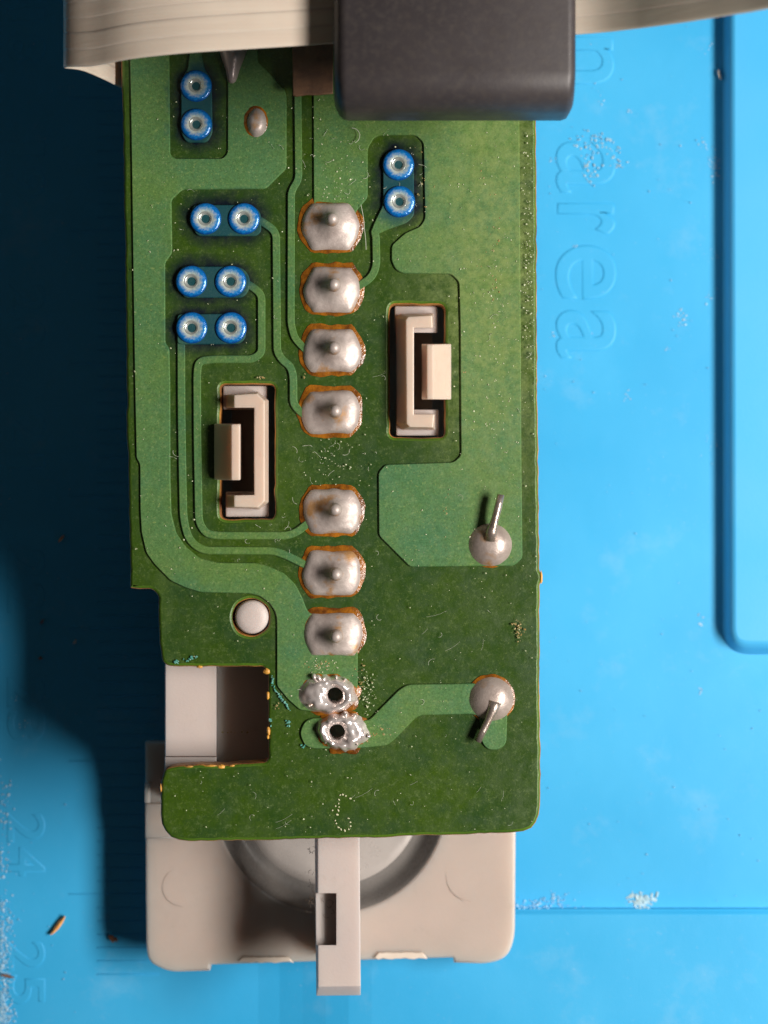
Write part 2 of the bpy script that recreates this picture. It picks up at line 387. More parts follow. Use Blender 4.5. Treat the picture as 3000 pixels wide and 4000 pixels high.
# latch bar that runs down over the dial and past the lower edge
bz = 1.26
bar = rings('latch_bar', [([(1226,2500),(1392,2500),(1404,3886),(1239,3888)], bz - .14),
    ([(1222,2500),(1396,2500),(1409,3888),(1235,3890)], bz - .12),
    ([(1240,2500),(1398,2500),(1409,3852),(1243,3854)], bz)], ['post'], hz, False, .005)
def cut(target, poly, z0, z1):
    c = rings('cutter', [(poly, z0), (poly, z1)], ['post'])
    m = target.modifiers.new('b', 'BOOLEAN'); m.operation = 'DIFFERENCE'; m.object = c; m.solver = 'EXACT'
    dg = bpy.context.evaluated_depsgraph_get(); me = bpy.data.meshes.new_from_object(target.evaluated_get(dg))
    target.modifiers.clear(); target.data = me; bpy.data.objects.remove(c)
cut(bar, box(1190, 3489, 1314, 3692), bz - .10, bz + .1)
rings('bar_leg', [([(1262,3500),(1380,3500),(1384,3735),(1264,3735)], zp - .02), ([(1240,3470),(1390,3470),(1394,3740),(1244,3740)], bz - .13)], ['post'], hz)
for xs, ys in (((929,1146),(3740,3766)), ((1461,1670),(3722,3752))):
    n = 12; top = [(xs[0] + 20 + (xs[1] - xs[0] - 40) * k / n, ys[0] + random.uniform(-2, 2)) for k in range(n + 1)]
    bot = [(xs[1] - (xs[1] - xs[0]) * k / n, ys[1] - 6 + random.uniform(-5, 4)) for k in range(n + 1)]
    plate('clip_stub', [top + bot], zp + .025, .06, .006, ['pale'], hz, 1)
def arc_ring(cx, cy, r, a0, a1):
    pts = [W(cx + r * math.cos(math.radians(a)), cy + r * math.sin(math.radians(a)), zp + .0005) for a in range(a0, a1 + 1, 6)]
    tube('ejector_mark', pts, .0018, ['plastic'], hz, 6, lambda f: .2 + math.sin(math.pi * f))
arc_ring(708, 3465, 75, 80, 250); arc_ring(1838, 3425, 95, 90, 195)
# chassis under the board
plate('floor_plate', [box(660, -400, 2000, 3000)], .22, .1, .01, ['plastic'], hz, 1)
for x0, x1, y0, y1 in ((1985, 2040, -300, 2800), (600, 650, -300, 2180)):
    rings('side_rail', [(box(x0, y0, x1, y1), .4), (box(x0, y0, x1, y1), 1.615)], ['plastic'], hz)
rings('notch_post', [(box(655, 2560, 835, 2962), .3), (box(644, 2540, 846, 2956), 1.44), (box(648, 2540, 843, 2953), 1.46)], ['post'], hz)
rings('notch_ledge', [(box(650, 2957, 840, 3120), .3), (box(643, 2957, 846, 3120), 1.50), (box(646, 2958, 843, 3120), 1.51)], ['post'], hz)
rings('notch_floor', [(box(840, 2500, 1180, 3150), 1.2), (box(840, 2500, 1180, 3150), 1.385)], ['plastic'], hz)
def post(x, y, r, z):
    c = W(x, y, z); k = (D - z) / (D * S) * r
    o = bpy.data.objects.new('locating_peg', lathe('locating_peg', [(k, .45 - z), (k, -.03), (k * .96, -.008), (k * .86, .004), (k * .5, .012), (.002, .014)], 'post', 40)); COL.objects.link(o); o.location = c; adopt(o, hz)
post(982, 2411, 66, 1.80)
def latch(fr_lo, fr_top, hook, blocks, dirn):
    f = rings('latch_frame', [(fr_lo, .45), (fr_lo, 1.76), (fr_top, 1.93)], ['latch'], hz, False, .007)
    rings('latch_hook', hook, ['latch'], hz, False, .008)
    rings('latch_web', [(box(1612, 1270, 1687, 1630) if dirn > 0 else box(905, 1580, 1000, 1945), .45), (box(1612, 1270, 1687, 1630) if dirn > 0 else box(905, 1580, 1000, 1945), 1.36)], ['latch'], hz)
    for b in blocks: rings('latch_stop', [(box(*b), .45), (box(*b), 1.70)], ['post'], hz, False, .01)
latch([(1547,1240),(1564,1226),(1694,1224),(1694,1281),(1617,1281),(1617,1618),(1700,1618),(1700,1679),(1572,1679),(1550,1655)],
      [(1586,1250),(1594,1238),(1688,1232),(1690,1281),(1617,1281),(1617,1618),(1697,1618),(1692,1670),(1600,1668),(1589,1655)],
      [(box(1655,1345,1718,1558), .45), (box(1652,1345,1718,1558), 1.788), (box(1646,1343,1763,1561), 1.795), (box(1650,1343,1762,1561), 1.82), (box(1668,1345,1692,1560), 1.98)],
      [(1542,1196,1708,1300), (1548,1600,1713,1702)], 1)
latch([(884,1542),(1009,1530),(1049,1564),(1049,1962),(1013,1990),(884,1984),(884,1933),(992,1933),(992,1593),(884,1593)],
      [(915,1543),(1005,1537),(1034,1566),(1034,1958),(1008,1983),(915,1980),(915,1935),(993,1933),(993,1593),(915,1593)],
      [(box(878,1657,938,1873), .45), (box(878,1657,941,1873), 1.788), (box(836,1655,942,1874), 1.795), (box(838,1655,941,1874), 1.82), (box(905,1657,938,1876), 1.98)],
      [(872,1507,1043,1600), (882,1920,1050,2019)], -1)

# ================================================================ CIRCUIT BOARD
cb = empty('circuit_board', W(1300, 1700, 1.62), 'long narrow green circuit board, solder side up, with notched lower left corner', 'circuit board')
out = [(466,-160),(470,200),(478,480),(482,700),(487,1000),(495,1700),(502,2000),(508,2298,6),(596,2302,24),(616,2330,10),(618,2440),(622,2540,30),(642,2603,40),(700,2606),(860,2605),(1026,2603,10),(1046,2630,12),(1046,2700),(1048,2850),(1048,2978,26),
       (973,2980),(877,2989),(780,2986),(704,2993,30),(640,2998,60),(628,3070,20),(629,3289,135),(1000,3285),(1205,3279),(1392,3275),(1600,3268),(2112,3252,105),(2111,2950),(2109,2613),(2108,2290,6),(2119,2256,10),(2108,2225,6),(2105,1963),(2101,1597),(2098,1190),(2097,796),(2094,485),(2090,-160)]
def sl(x0, y0, x1, y1, r): return rounded(box(x0, y0, x1, y1), r)
def dense(lp, step=40):
    o = []
    for i, a in enumerate(lp):
        b = lp[(i + 1) % len(lp)]; n = max(1, int(math.dist(a, b) / step))
        for k in range(n): o.append((a[0] + (b[0] - a[0]) * k / n, a[1] + (b[1] - a[1]) * k / n))
    return o
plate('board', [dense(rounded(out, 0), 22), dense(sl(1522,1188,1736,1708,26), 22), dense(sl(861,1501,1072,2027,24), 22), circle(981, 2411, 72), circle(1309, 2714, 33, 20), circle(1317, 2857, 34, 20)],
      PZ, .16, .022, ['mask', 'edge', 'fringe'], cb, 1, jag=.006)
zt = [PZ + .014]
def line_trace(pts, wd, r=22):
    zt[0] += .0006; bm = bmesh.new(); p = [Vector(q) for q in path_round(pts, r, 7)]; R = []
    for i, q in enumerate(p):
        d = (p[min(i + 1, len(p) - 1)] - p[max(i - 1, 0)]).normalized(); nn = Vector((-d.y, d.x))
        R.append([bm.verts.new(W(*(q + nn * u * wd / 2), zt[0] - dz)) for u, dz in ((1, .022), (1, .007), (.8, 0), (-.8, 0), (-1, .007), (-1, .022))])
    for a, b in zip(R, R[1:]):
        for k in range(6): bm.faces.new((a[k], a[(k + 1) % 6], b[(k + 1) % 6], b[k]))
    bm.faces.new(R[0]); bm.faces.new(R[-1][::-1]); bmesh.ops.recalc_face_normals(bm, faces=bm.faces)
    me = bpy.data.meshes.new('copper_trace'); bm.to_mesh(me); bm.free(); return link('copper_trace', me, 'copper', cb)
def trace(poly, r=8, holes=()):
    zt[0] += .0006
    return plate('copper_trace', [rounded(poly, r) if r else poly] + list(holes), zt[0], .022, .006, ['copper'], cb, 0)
A = [(506,-160),(506,223),(513,650),(519,1100),(525,1500),(531,1790),(545,1812),(546,1990),(551,2080),(570,2160),(602,2205),(665,2269),(723,2296),(781,2314),(973,2319),(1011,2327),(1050,2354),(1073,2388),(1080,2415),(1080,2680),(1125,2734),(1170,2774),(1260,2785),(1397,2740),(1397,2560),(1394,2480),(1300,2400),(1206,2393),(1195,2375),(1181,2335),(1152,2281),(1108,2238),(1043,2209),(1000,2198),(850,2197),(778,2179),(723,2134),(687,2080),(669,2007),(665,1880),(664,1500),(661,1359),(645,1340),(644,1026),(672,987),(669,780),(712,740),(1038,737),(1119,657),(1119,374),(1110,344),(1008,241),(1005,-160),(865,-160),(865,180),(888,313),(888,597),(869,618),(682,618),(664,603),(661,208),(661,-160)]
trace(A, 12, [circle(1309, 2714, 35, 20)])
G = [(1221,-160),(1224,793),(1228,880),(1389,880),(1389,827),(1436,771),(1436,579),(1462,535),(1490,527),(1621,527),(1653,557),(1659,855),(1640,884),(1582,909),(1529,957),(1528,1019),(1544,1053),(1572,1068),(1760,1070),(1792,1101),(1797,1281),(1800,1778),(1771,1805),(1504,1814),(1477,1846),(1479,2093),(1601,2215),(2007,2211),(2041,2180),(2037,1800),(2033,1100),(2029,485),(2025,-160)]
trace(G, 14)
trace([(1918,2668),(1595,2673),(1563,2689),(1476,2776),(1440,2815),(1228,2803),(1190,2815),(1168,2864),(1190,2915),(1228,2926),(1432,2922),(1514,2912),(1540,2890),(1633,2795),(1845,2790),(1872,2800),(1880,2900),(1905,2930),(1950,2930),(1978,2905),(1983,2730),(1970,2690)], 24, [circle(1317, 2857, 36, 20)])
line_trace([(706,1290),(707,1345),(708,1600),(712,1850),(716,2030),(738,2110),(790,2150),(1068,2151),(1120,2170),(1210,2215)], 31, 60)
line_trace([(930,1090),(985,1120),(1021,1150),(1021,1380),(985,1403),(830,1403),(775,1410),(769,1460),(770,1700),(776,2040),(805,2085),(850,2092),(1120,2092),(1160,2078),(1220,2030)], 31, 45)
line_trace([(990,850),(1030,870),(1078,905),(1082,1373),(1101,1405),(1135,1432),(1145,1470),(1146,1575),(1165,1602),(1215,1640)], 31, 30)
line_trace([(1160,-160),(1163,398),(1166,700),(1137,748),(1136,1265),(1150,1320),(1215,1390)], 29, 22)
line_trace([(1350,1150),(1408,1112),(1450,1085),(1470,1040),(1468,925),(1462,905),(1500,850)], 31, 40)
trace([(1495,630),(1510,590),(1600,590),(1616,630),(1618,840),(1590,870),(1516,895),(1474,915),(1450,905),(1456,880),(1495,800)], 16)
trace([(742,190),(782,190),(800,270),(826,310),(830,520),(808,556),(726,556),(706,520),(706,310),(732,270)], 16)
trace([(745,799),(980,799),(1018,825),(1020,905),(1000,922),(760,922)], 30)
trace([(700,1040),(940,1040),(975,1075),(975,1130),(950,1163),(710,1163)], 25)
trace([(691,1226),(930,1224),(960,1250),(960,1320),(935,1344),(691,1346)], 18)
# solder joints ---------------------------------------------------
def lobed(rx, ry, th):
    c, s = math.cos(th), math.sin(th); r = rx
    if abs(s) > 1e-3: r = min(r, (ry - 5 * math.cos(th * 2 + math.pi) * 0) / abs(s))
    return r
def col_joint(x, y, px, py, rx, ry, sd):
    prof = lambda t: .028 * (1 - t ** 10)
    def Rf(th):
        r = lobed(rx, ry, th); r *= 1 + .085 * noise.noise(Vector((math.cos(th) * 1.5, math.sin(th) * 1.5, sd * 3))); return r
    j = polar('solder_joint', (x, y), (px, py), Rf, prof, PZ + .014, ['solder'], cb, 22, 64, .025, sd, None, .003, lambda d: .125 * math.exp(-(d / 40) ** 1.35))
    polar('flux_ring', (x - 1, y - 4), (x, y), lambda th: lobed(rx + 15, ry + 17, th), lambda t: .022 * (1 - t ** 4), PZ + .004, ['flux'], j, 6, 48, .08, sd + 3)
    c = W(px, py, PZ); r = .040
    o = bpy.data.objects.new('pin', PIN); COL.objects.link(o); o.location = (c.x, c.y, PZ + .150); adopt(o, j)
PIN = lathe('pin', [(.046, -.06), (.040, -.01), (.036, .010), (.028, .026), (.014, .034), (.002, .036)], 'solder', 24)
for k, a in enumerate([(1293,886,1300,870,113,90), (1298,1134,1307,1123,112,86), (1296,1372,1307,1367,113,84), (1292,1612,1312,1610,114,84), (1297,1998,1312,1991,114,84), (1297,2238,1315,2240,115,85), (1301,2476,1315,2480,115,82)]):
    col_joint(*a, k * 1.7 + .3)
def ell(rx, ry, rot=0):
    return lambda th: 1 / math.sqrt((math.cos(th - rot) / rx) ** 2 + (math.sin(th - rot) / ry) ** 2)
def hollow(x, y, hx, hy, rx, ry, rot, sd):
    j = polar('solder_joint', (x, y), (hx, hy), ell(rx, ry, rot), lambda t: .02 + .05 * math.sin(math.pi * min(1, t * .9 + .12)) * (1 - t ** 6) - .02 * t ** 6, PZ + .008, ['wet'], cb, 22, 72, .12, sd, 31, .016)
    j['label'] = 'bright scraped solder ring round an empty hole'
    polar('flux_ring', (x, y), (hx, hy), ell(rx + 9, ry + 9, rot), lambda t: .016 * (1 - t ** 4), PZ + .006, ['flux'], j, 5, 48, .2, sd + 2, 34)
    for k in range(11):      # smeared beads and slivers left by the iron
        th = random.uniform(0, 6.28); q = random.uniform(.5, .98); R = ell(rx, ry, rot)(th)
        bx, by = hx + (x - hx) * q + R * q * math.cos(th), hy + (y - hy) * q + R * q * math.sin(th)
        if math.dist((bx, by), (hx, hy)) < 40: continue
        s = random.uniform(5, 11); polar('solder_bead', (bx, by), (bx, by), ell(s * random.uniform(1, 2.2), s, random.uniform(0, 3)), lambda t: .03 * math.sqrt(max(0, 1 - t * t)), PZ + .035, ['wet'], j, 4, 12, .2, k)
hollow(1280, 2710, 1309, 2714, 116, 79, .03, 21.3)
hollow(1340, 2857, 1317, 2857, 107, 76, .06, 33.1)
def lead_joint(x, y, r, wire, sd):
    j = polar('solder_joint', (x, y), (x + 6, y - 3), ell(r, r * .99), lambda t: .070 * (1 - t ** 2.4), PZ + .016, ['oldsolder'], cb, 14, 48, .02, sd)
    polar('flux_ring', (x - 2, y - 2), (x, y), ell(r + 9, r + 8), lambda t: .024 * (1 - t ** 4), PZ + .006, ['flux'], j, 6, 44, .04, sd + 1)
    pts = [W(a, b, z) for a, b, z in wire]
    tube('bent_lead', pts, .0235, ['lead'], j, 14, lambda f: 1.9 - 1.75 * f if f < .45 else 1.11 - .12 * f)
lead_joint(1915, 2128, 84, [(1916,2105,PZ+.06),(1922,2070,PZ+.085),(1932,2035,PZ+.10),(1944,1990,PZ+.11),(1957,1932,PZ+.11)], 4.)
lead_joint(1919, 2729, 86, [(1934,2740,PZ+.065),(1924,2775,PZ+.065),(1908,2812,PZ+.06),(1888,2852,PZ+.06),(1866,2896,PZ+.055)], 6.)
j = polar('solder_joint', (1003, 480), (1008, 490), ell(40, 58), lambda t: .050 * (1 - t ** 3), PZ + .014, ['solder'], cb, 12, 40, .05, 9.)
polar('flux_ring', (1000, 476), (1002, 478), ell(52, 68), lambda t: .022 * (1 - t ** 4), PZ + .008, ['flux'], j, 6, 40, .05, 3.)
# eyelets ---------------------------------------------------------
EY = lathe('eyelet', [(.102, .0), (.100, .010), (.094, .015), (.080, .020), (.064, .0215), (.050, .019), (.038, .013), (.028, .0)], 'ink', 40)
FN = lathe('funnel', [(.052, .012), (.046, .0185), (.036, .014), (.028, .005), (.021, -.008), (.019, -.02), (.018, -.14)], 'tin', 32)
for m in (EY, FN):      # open in the middle
    bm = bmesh.new(); bm.from_mesh(m); bmesh.ops.delete(bm, geom=[f for f in bm.faces if len(f.verts) > 4 and (m is EY or f.calc_center_median().z > 0)], context='FACES'); bm.to_mesh(m); bm.free()
first = None
for pr in PAIRS:
    for (x, y) in pr:
        c = W(x, y, PZ); o = bpy.data.objects.new('eyelet', EY); COL.objects.link(o); o.location = (c.x, c.y, PZ + .018); o.rotation_euler.z = 0; adopt(o, cb)
        f = bpy.data.objects.new('funnel', FN); COL.objects.link(f); f.parent = o
# stamped dotted mark near the lower edge
bm = bmesh.new()
for (x, y) in [(345,235),(360,232),(378,240),(405,255),(338,262),(336,285),(338,305),(334,325),(328,350),(316,385),(322,402),(335,425),(350,437),(372,444),(395,436),(406,418),(405,395),(394,372),(318,300),(300,325)]:
    v = W(1100 + x / 1.508, 2950 + y / 1.508, PZ + .004); m = Matrix.Translation(v) @ Matrix.Rotation(random.uniform(0, 3), 4, 'Z') @ Matrix.Diagonal((random.uniform(.005, .011), random.uniform(.004, .007), .003, 1))
    bmesh.ops.create_icosphere(bm, subdivisions=1, radius=1, matrix=m)
me = bpy.data.meshes.new('stamped_mark'); bm.to_mesh(me); bm.free(); o = link('stamped_mark', me, 'stamp', cb); o['kind'] = 'stuff'

# ================================================================ FERRITE
fx0, fx1 = 1333, 2251
def ferr():
    zt_, zb = 3.05, 2.48; Y0, Y1 = 2.325, 3.9; r = .20
    sec = []
    for cyy, czz, a0 in ((Y0 + r, zt_ - r, 90), (Y0 + r, zb + r, 180)):
        for k in range(9):
            a = math.radians(a0 + k * 90 / 8); sec.append((cyy + r * math.cos(a), czz + r * math.sin(a)))
    for cyy, czz, a0 in ((Y1 - r, zb + r, 270), (Y1 - r, zt_ - r, 0)):
        for k in range(9):
            a = math.radians(a0 + k * 90 / 8); sec.append((cyy + r * math.cos(a), czz + r * math.sin(a)))
    cyy, czz = (Y0 + Y1) / 2, (zb + zt_) / 2
    xl, xr = (fx0 - 1500) / 683, (fx1 - 1500) / 683
    bm = bmesh.new(); R = []
    slot = lambda s: [(cyy + (y - cyy) * .86, czz + (z - czz) * .30) for y, z in sec]
    def inset(d): return [(y + math.copysign(d, cyy - y) * min(1, abs(y - cyy) * 4), z + math.copysign(d, czz - z) * min(1, abs(z - czz) * 4)) for y, z in sec]
    lay = [(xl - .045, slot(0)), (xl - .045, inset(.075)), (xl - .02, inset(.025)), (xl + .006, inset(.006)), (xl + .03, sec), (xr - .05, sec), (xr - .018, inset(.010)), (xr, inset(.04)), (xr, slot(0)), (xl - .045, slot(0))]
    for x, s in lay: R.append([bm.verts.new((x, y, z)) for y, z in s])
    for a, b in zip(R, R[1:]):
        for k in range(len(a)): bm.faces.new((a[k], a[(k + 1) % len(a)], b[(k + 1) % len(a)], b[k]))
    bmesh.ops.remove_doubles(bm, verts=bm.verts, dist=1e-5); bmesh.ops.recalc_face_normals(bm, faces=bm.faces)
    me = bpy.data.meshes.new('ferrite_core'); bm.to_mesh(me); bm.free()
    o = link('ferrite_core', me, 'black', None, True)
    o['label'] = 'black rounded ferrite block clamped round the ribbon cable'; o['category'] = 'ferrite core'
ferr()

# ================================================================ RIBBON CABLE
rc = empty('ribbon_cable', (0, 2.8, 2.8), 'flat pale grey ribbon cable looping across the top, through the black block', 'ribbon cable')
EDGE = [(501,220),(682,199),(923,187),(1200,170),(1295,163),(1750,145),(2258,127),(2611,88),(2858,50),(3000,26),(3400,-60)]
zc = 2.82
base = [W(x, y, zc + (0 if x < 2200 else (x - 2200) / 1000 * 1.0)) for x, y in EDGE]
pth = []
# lower run comes out from under the board, turns up in a loop and crosses over the top
for x, z, y in ((-1.0,1.45,2.80),(-1.4,1.47,2.80),(-1.62,1.50,2.79),(-1.72,1.62,2.785),(-1.78,1.85,2.775),(-1.87,2.12,2.765),(-1.925,2.24,2.75),(-1.952,2.33,2.73),(-1.935,2.42,2.715),(-1.86,2.49,2.70),(-1.73,2.57,2.685),(-1.51,2.70,2.690),(-1.20,2.79,2.700)):
    pth.append(Vector((x, y, z)))
tail = [p for p in base if p.x > pth[-1].x + .1]
pth += tail
# resample smoothly
def cr(P, n=5):
    o = []
    for i in range(len(P) - 1):
        p0, p1, p2, p3 = P[max(i - 1, 0)], P[i], P[i + 1], P[min(i + 2, len(P) - 1)]
        for k in range(n):
            t = k / n; o.append(.5 * ((2 * p1) + (-p0 + p2) * t + (2 * p0 - 5 * p1 + 4 * p2 - p3) * t * t + (-p0 + 3 * p1 - 3 * p2 + p3) * t ** 3))
    o.append(P[-1]); return o
pth = cr(pth, 3)
pitch = .095
for i in range(12):
    bm = bmesh.new(); R = []
    for q, p in enumerate(pth):
        d = (pth[min(q + 1, len(pth) - 1)] - pth[max(q - 1, 0)]).normalized(); wd = Vector((0, 1, 0)); nn = d.cross(wd).normalized()
        c = p + wd * (pitch * (i + .5)) + nn * (.0008 * math.sin(i * 2.1))
        R.append([bm.verts.new(c + wd * (.0600 * math.copysign(abs(math.cos(a)) ** .7, math.cos(a))) + nn * (.008 * (abs(math.sin(a)) ** .18) * math.copysign(1, math.sin(a)))) for a in [math.radians(g) for g in range(0, 360, 30)]])
    for a, b in zip(R, R[1:]):
        for k in range(12): bm.faces.new((a[k], a[(k + 1) % 12], b[(k + 1) % 12], b[k]))
    bm.faces.new(R[0]); bm.faces.new(R[-1][::-1]); bmesh.ops.recalc_face_normals(bm, faces=bm.faces)
    me = bpy.data.meshes.new('wire'); bm.to_mesh(me); bm.free(); link('wire', me, 'cable', rc, True)
plate('sheath_end', [[(1141,60),(1300,60),(1300,364),(1275,366),(1240,371),(1200,368),(1160,374),(1144,372)]], 1.93, .03, .006, ['sheath'], rc, 1, jag=.004)

# tapered tongue from under the cable
bm = bmesh.new(); R = []
for x, y, hw, z in ((912,120,66,.16),(911,190,58,.14),(910,235,42,.11),(909,275,27,.085),(907,300,22,.07),(906,318,16,.05),(905,326,7,.03)):
    c = W(x, y, PZ + .012); k = hw / 606
    R.append([bm.verts.new(c + Vector((k * math.cos(math.radians(a)), 0, z * .8 * max(0, math.sin(math.radians(a))) - .004))) for a in range(180, -1, -15)])
for a, b in zip(R, R[1:]):
    for k in range(len(a) - 1): bm.faces.new((a[k], a[k + 1], b[k + 1], b[k]))
    bm.faces.new((a[-1], a[0], b[0], b[-1]))
bm.faces.new(R[0]); bm.faces.new(R[-1][::-1]); bmesh.ops.recalc_face_normals(bm, faces=bm.faces)
me = bpy.data.meshes.new('plastic_tongue'); bm.to_mesh(me); bm.free(); o = link('plastic_tongue', me, 'tongue', None, True)
o['label'] = 'grey tapered tongue pointing out from under the ribbon cable onto the board'; o['category'] = 'tab'

# ================================================================ CRUMBS, LINT
def flake(bm, v, s, flat=.4, m=None):
    m = Matrix.Translation(v) @ Matrix.Rotation(random.uniform(0, 6.28), 4, 'Z') @ Matrix.Rotation(random.uniform(-.5, .5), 4, 'X') @ Matrix.Diagonal((s * random.uniform(.6, 1.3), s * random.uniform(.4, 1), s * flat, 1))
    r = bmesh.ops.create_icosphere(bm, subdivisions=1, radius=1, matrix=m)
    for q in r['verts']: q.co += Vector([random.uniform(-.25, .25) * s for _ in range(3)])
def stuff(name, bm, m, label, cat):
    me = bpy.data.meshes.new(name); bm.to_mesh(me); bm.free(); o = link(name, me, m); o['kind'] = 'stuff'; o['label'] = label; o['category'] = cat
def inside(x, y): return (515 < x < 2095 and 300 < y < 2290) or (640 < x < 2095 and 2290 < y < 2590) or (1060 < x < 2095 and 2590 < y < 2990) or (650 < x < 2080 and 3010 < y < 3250)
def blocked(x, y): return (1510 < x < 1770 and 1175 < y < 1720) or (830 < x < 1085 and 1490 < y < 2040) or (1170 < x < 1425 and 780 < y < 2570 and not 1700 < y < 1905) or (1290 < x < 2200 and y < 500) or math.dist((x, y), (981, 2411)) < 85
bm = bmesh.new()
n = 0
while n < 620:
    x, y = random.uniform(500, 2100), random.uniform(300, 3250)
    if not inside(x, y) or blocked(x, y): continue
    wgt = .35 + (.65 if x > 1750 and y < 1950 else 0) + (.5 if 1180 < x < 1450 else 0)
    if random.random() > wgt: continue
    flake(bm, W(x, y, PZ + .018), random.choice((.0022, .0028, .0035, .0045, .0060)), .5); n += 1
for cx_, cy_, rx_, ry_, m_ in ((2062,1000,20,560,150),(1440,2700,28,110,70),(1250,2600,60,25,40),(1950,1300,60,500,90),(1330,1780,90,80,40),(1310,740,70,150,40)):
    for k in range(m_):
        x, y = random.gauss(cx_, rx_ * .6), random.gauss(cy_, ry_ * .5)
        if inside(x, y) and not blocked(x, y): flake(bm, W(x, y, PZ + .016), random.choice((.003, .004, .006)), .5)
stuff('dust', bm, 'dust', 'pale specks of dust strewn over the green circuit board', 'dust')
bm = bmesh.new()
for k in range(260):
    x, y = random.uniform(2110, 3000) if random.random() < .6 else random.uniform(0, 560), random.uniform(100, 4000)
    flake(bm, W(x, y, .01), random.choice((.003, .004, .006)), .5)
for cx_, cy_, r_, m_, s_ in ((2760,560,30,26,.012),(2795,690,18,16,.012),(2770,1170,24,20,.01),(2790,640,25,160,.006),(2665,1240,26,40,.013),(2610,1360,22,10,.01),(2450,1545,16,18,.012),(2740,2420,20,16,.014),(2460,430,12,10,.01),(2350,395,16,12,.01),(2150,620,20,10,.01),
        (2300,1300,14,14,.012),(2160,1315,14,10,.01),(2770,200,26,14,.009),(2808,280,12,12,.014),(2735,2700,12,12,.012),(2780,1700,60,30,.007),(2790,1000,40,30,.007),(2250,960,16,10,.01),(1290,3990,30,18,.012),(90,2840,36,26,.010),(60,2720,16,10,.008)):
    for k in range(int(m_ * .5)): flake(bm, W(random.gauss(cx_, r_ * .5), random.gauss(cy_, r_ * .7), .003), s_ * random.uniform(.3, 1.0), .10)
for k in range(520): flake(bm, W(abs(random.gauss(0, 26)), random.choice((random.uniform(3050, 4000), random.gauss(3700, 90), random.gauss(3960, 60))), .004), random.uniform(.004, .013), .12)
for k in range(110): flake(bm, W(random.gauss(2080, 55), random.gauss(3545, 16), .008), random.uniform(.003, .012), .12)
for k in range(60): flake(bm, W(random.gauss(2170, 30), random.gauss(3520, 22), .006), random.uniform(.003, .010), .12)
stuff('crumbs', bm, 'crumb', 'whitish crumbs and dried residue scattered over the blue mat', 'residue')
bm = bmesh.new()
for k in range(150):
    a, r = random.uniform(0, 6.28), abs(random.gauss(0, 30)); flake(bm, W(2500 + r * math.cos(a), 3520 + r * .85 * math.sin(a), .003), random.choice((.004, .006, .009, .015, .024)), .15)
for k in range(80):
    a = random.uniform(-2.6, .2); r = random.gauss(100, 22); flake(bm, W(2330 + r * math.cos(a) * .95, 640 + r * math.sin(a), .008), random.uniform(.004, .011), .4)
for k in range(40): flake(bm, W(random.gauss(2310, 22), random.gauss(640, 40), .01), random.uniform(.004, .012), .4)
stuff('residue', bm, 'crust', 'beige crusty residue stuck beside the embossed lettering and the mat groove', 'residue')
def fibre(bm, x, y, z, L, r, curl=1.):
    a = random.uniform(0, 6.28); k = random.uniform(-1, 1) * curl; pts = []; px, py = x, y
    for i in range(9):
        pts.append(W(px, py, z + .004 * math.sin(i))); px += L / 8 * math.cos(a); py += L / 8 * math.sin(a); a += k * .5 + random.uniform(-.25, .25)
    tube_into(bm, pts, r, 4)
bm = bmesh.new(); n = 0
while n < 90:
    x, y = random.uniform(520, 2080), random.uniform(320, 3240)
    if random.random() < .45: x, y = random.choice(((random.gauss(1310, 70), random.gauss(1780, 60)), (random.gauss(1300, 90), random.gauss(600, 90)), (random.gauss(1120, 60), random.gauss(2110, 60)), (random.gauss(1560, 90), random.gauss(700, 130))))
    if not inside(x, y) or blocked(x, y): continue
    fibre(bm, x, y, PZ + .024, random.uniform(12, 42), random.uniform(.0007, .0013)); n += 1
a = [W(1375 + 30 * math.cos(t), 530 + 30 * math.sin(t), PZ + .04) for t in [q * .25 - 1.6 for q in range(12)]]; tube_into(bm, a, .0022, 6)
for k in range(22):
    x, y = random.uniform(700, 2000), random.choice((random.uniform(2250, 2550), random.uniform(3030, 3220), random.uniform(600, 1900)))
    an, L = random.gauss(2.4, .5), random.uniform(25, 90)
    if not inside(x, y) or blocked(x, y) or not inside(x + L * math.cos(an), y + L * math.sin(an)) or blocked(x + L * math.cos(an), y + L * math.sin(an)): continue
    tube_into(bm, [W(x + L * f * math.cos(an + .2 * f), y + L * f * math.sin(an + .2 * f), PZ + .001) for f in (0, .33, .66, 1)], .0007, 4)
a = [W(x, y, PZ + .03) for x, y in ((1410,800),(1420,850),(1424,900),(1428,930),(1430,975))]; tube_into(bm, a, .0022, 5)
stuff('lint', bm, 'lint', 'fine pale lint fibres lying on the green circuit board', 'lint')
bm = bmesh.new()
for k in range(26):
    y = random.uniform(3290, 3560) if k < 20 else random.uniform(3480, 3600)
    x = random.gauss(1214, 9) if k < 20 else random.gauss(1275, 20)
    fibre(bm, x, y, 1.16 if k < 20 else 1.17, random.uniform(10, 34), .0013, 1.1)
stuff('dark_lint', bm, 'hair', 'dark fuzzy fibres caught along the left edge of the latch bar', 'lint')
M['amber'] = simple('amber_burr', (.75,.38,.06), (.50,.24,.05), 20, .4, 0., .5, 50)
M['crumble'] = simple('amber_crumb', (.36,.22,.06), (.30,.30,.14), 20, .4, 0., .5, 50)
def burr(x, y, rx_, ry_, sd):
    polar('burr', (x, y), (x, y), ell(rx_, ry_), lambda t: .012 * (1 - t * t), PZ - .006, ['amber'], cb, 4, 16, .5, sd)
for q in ((1044,2622,15,12),(1046,2718,7,16),(1048,2856,8,18),(1046,2880,6,8),(864,2996,16,9),(780,2605,12,6),(905,2992,14,4),(740,2995,22,4),(820,2992,24,4),(628,3080,4,18),(2114,2256,6,26)): burr(*q, q[0] * .37)
bm = bmesh.new()
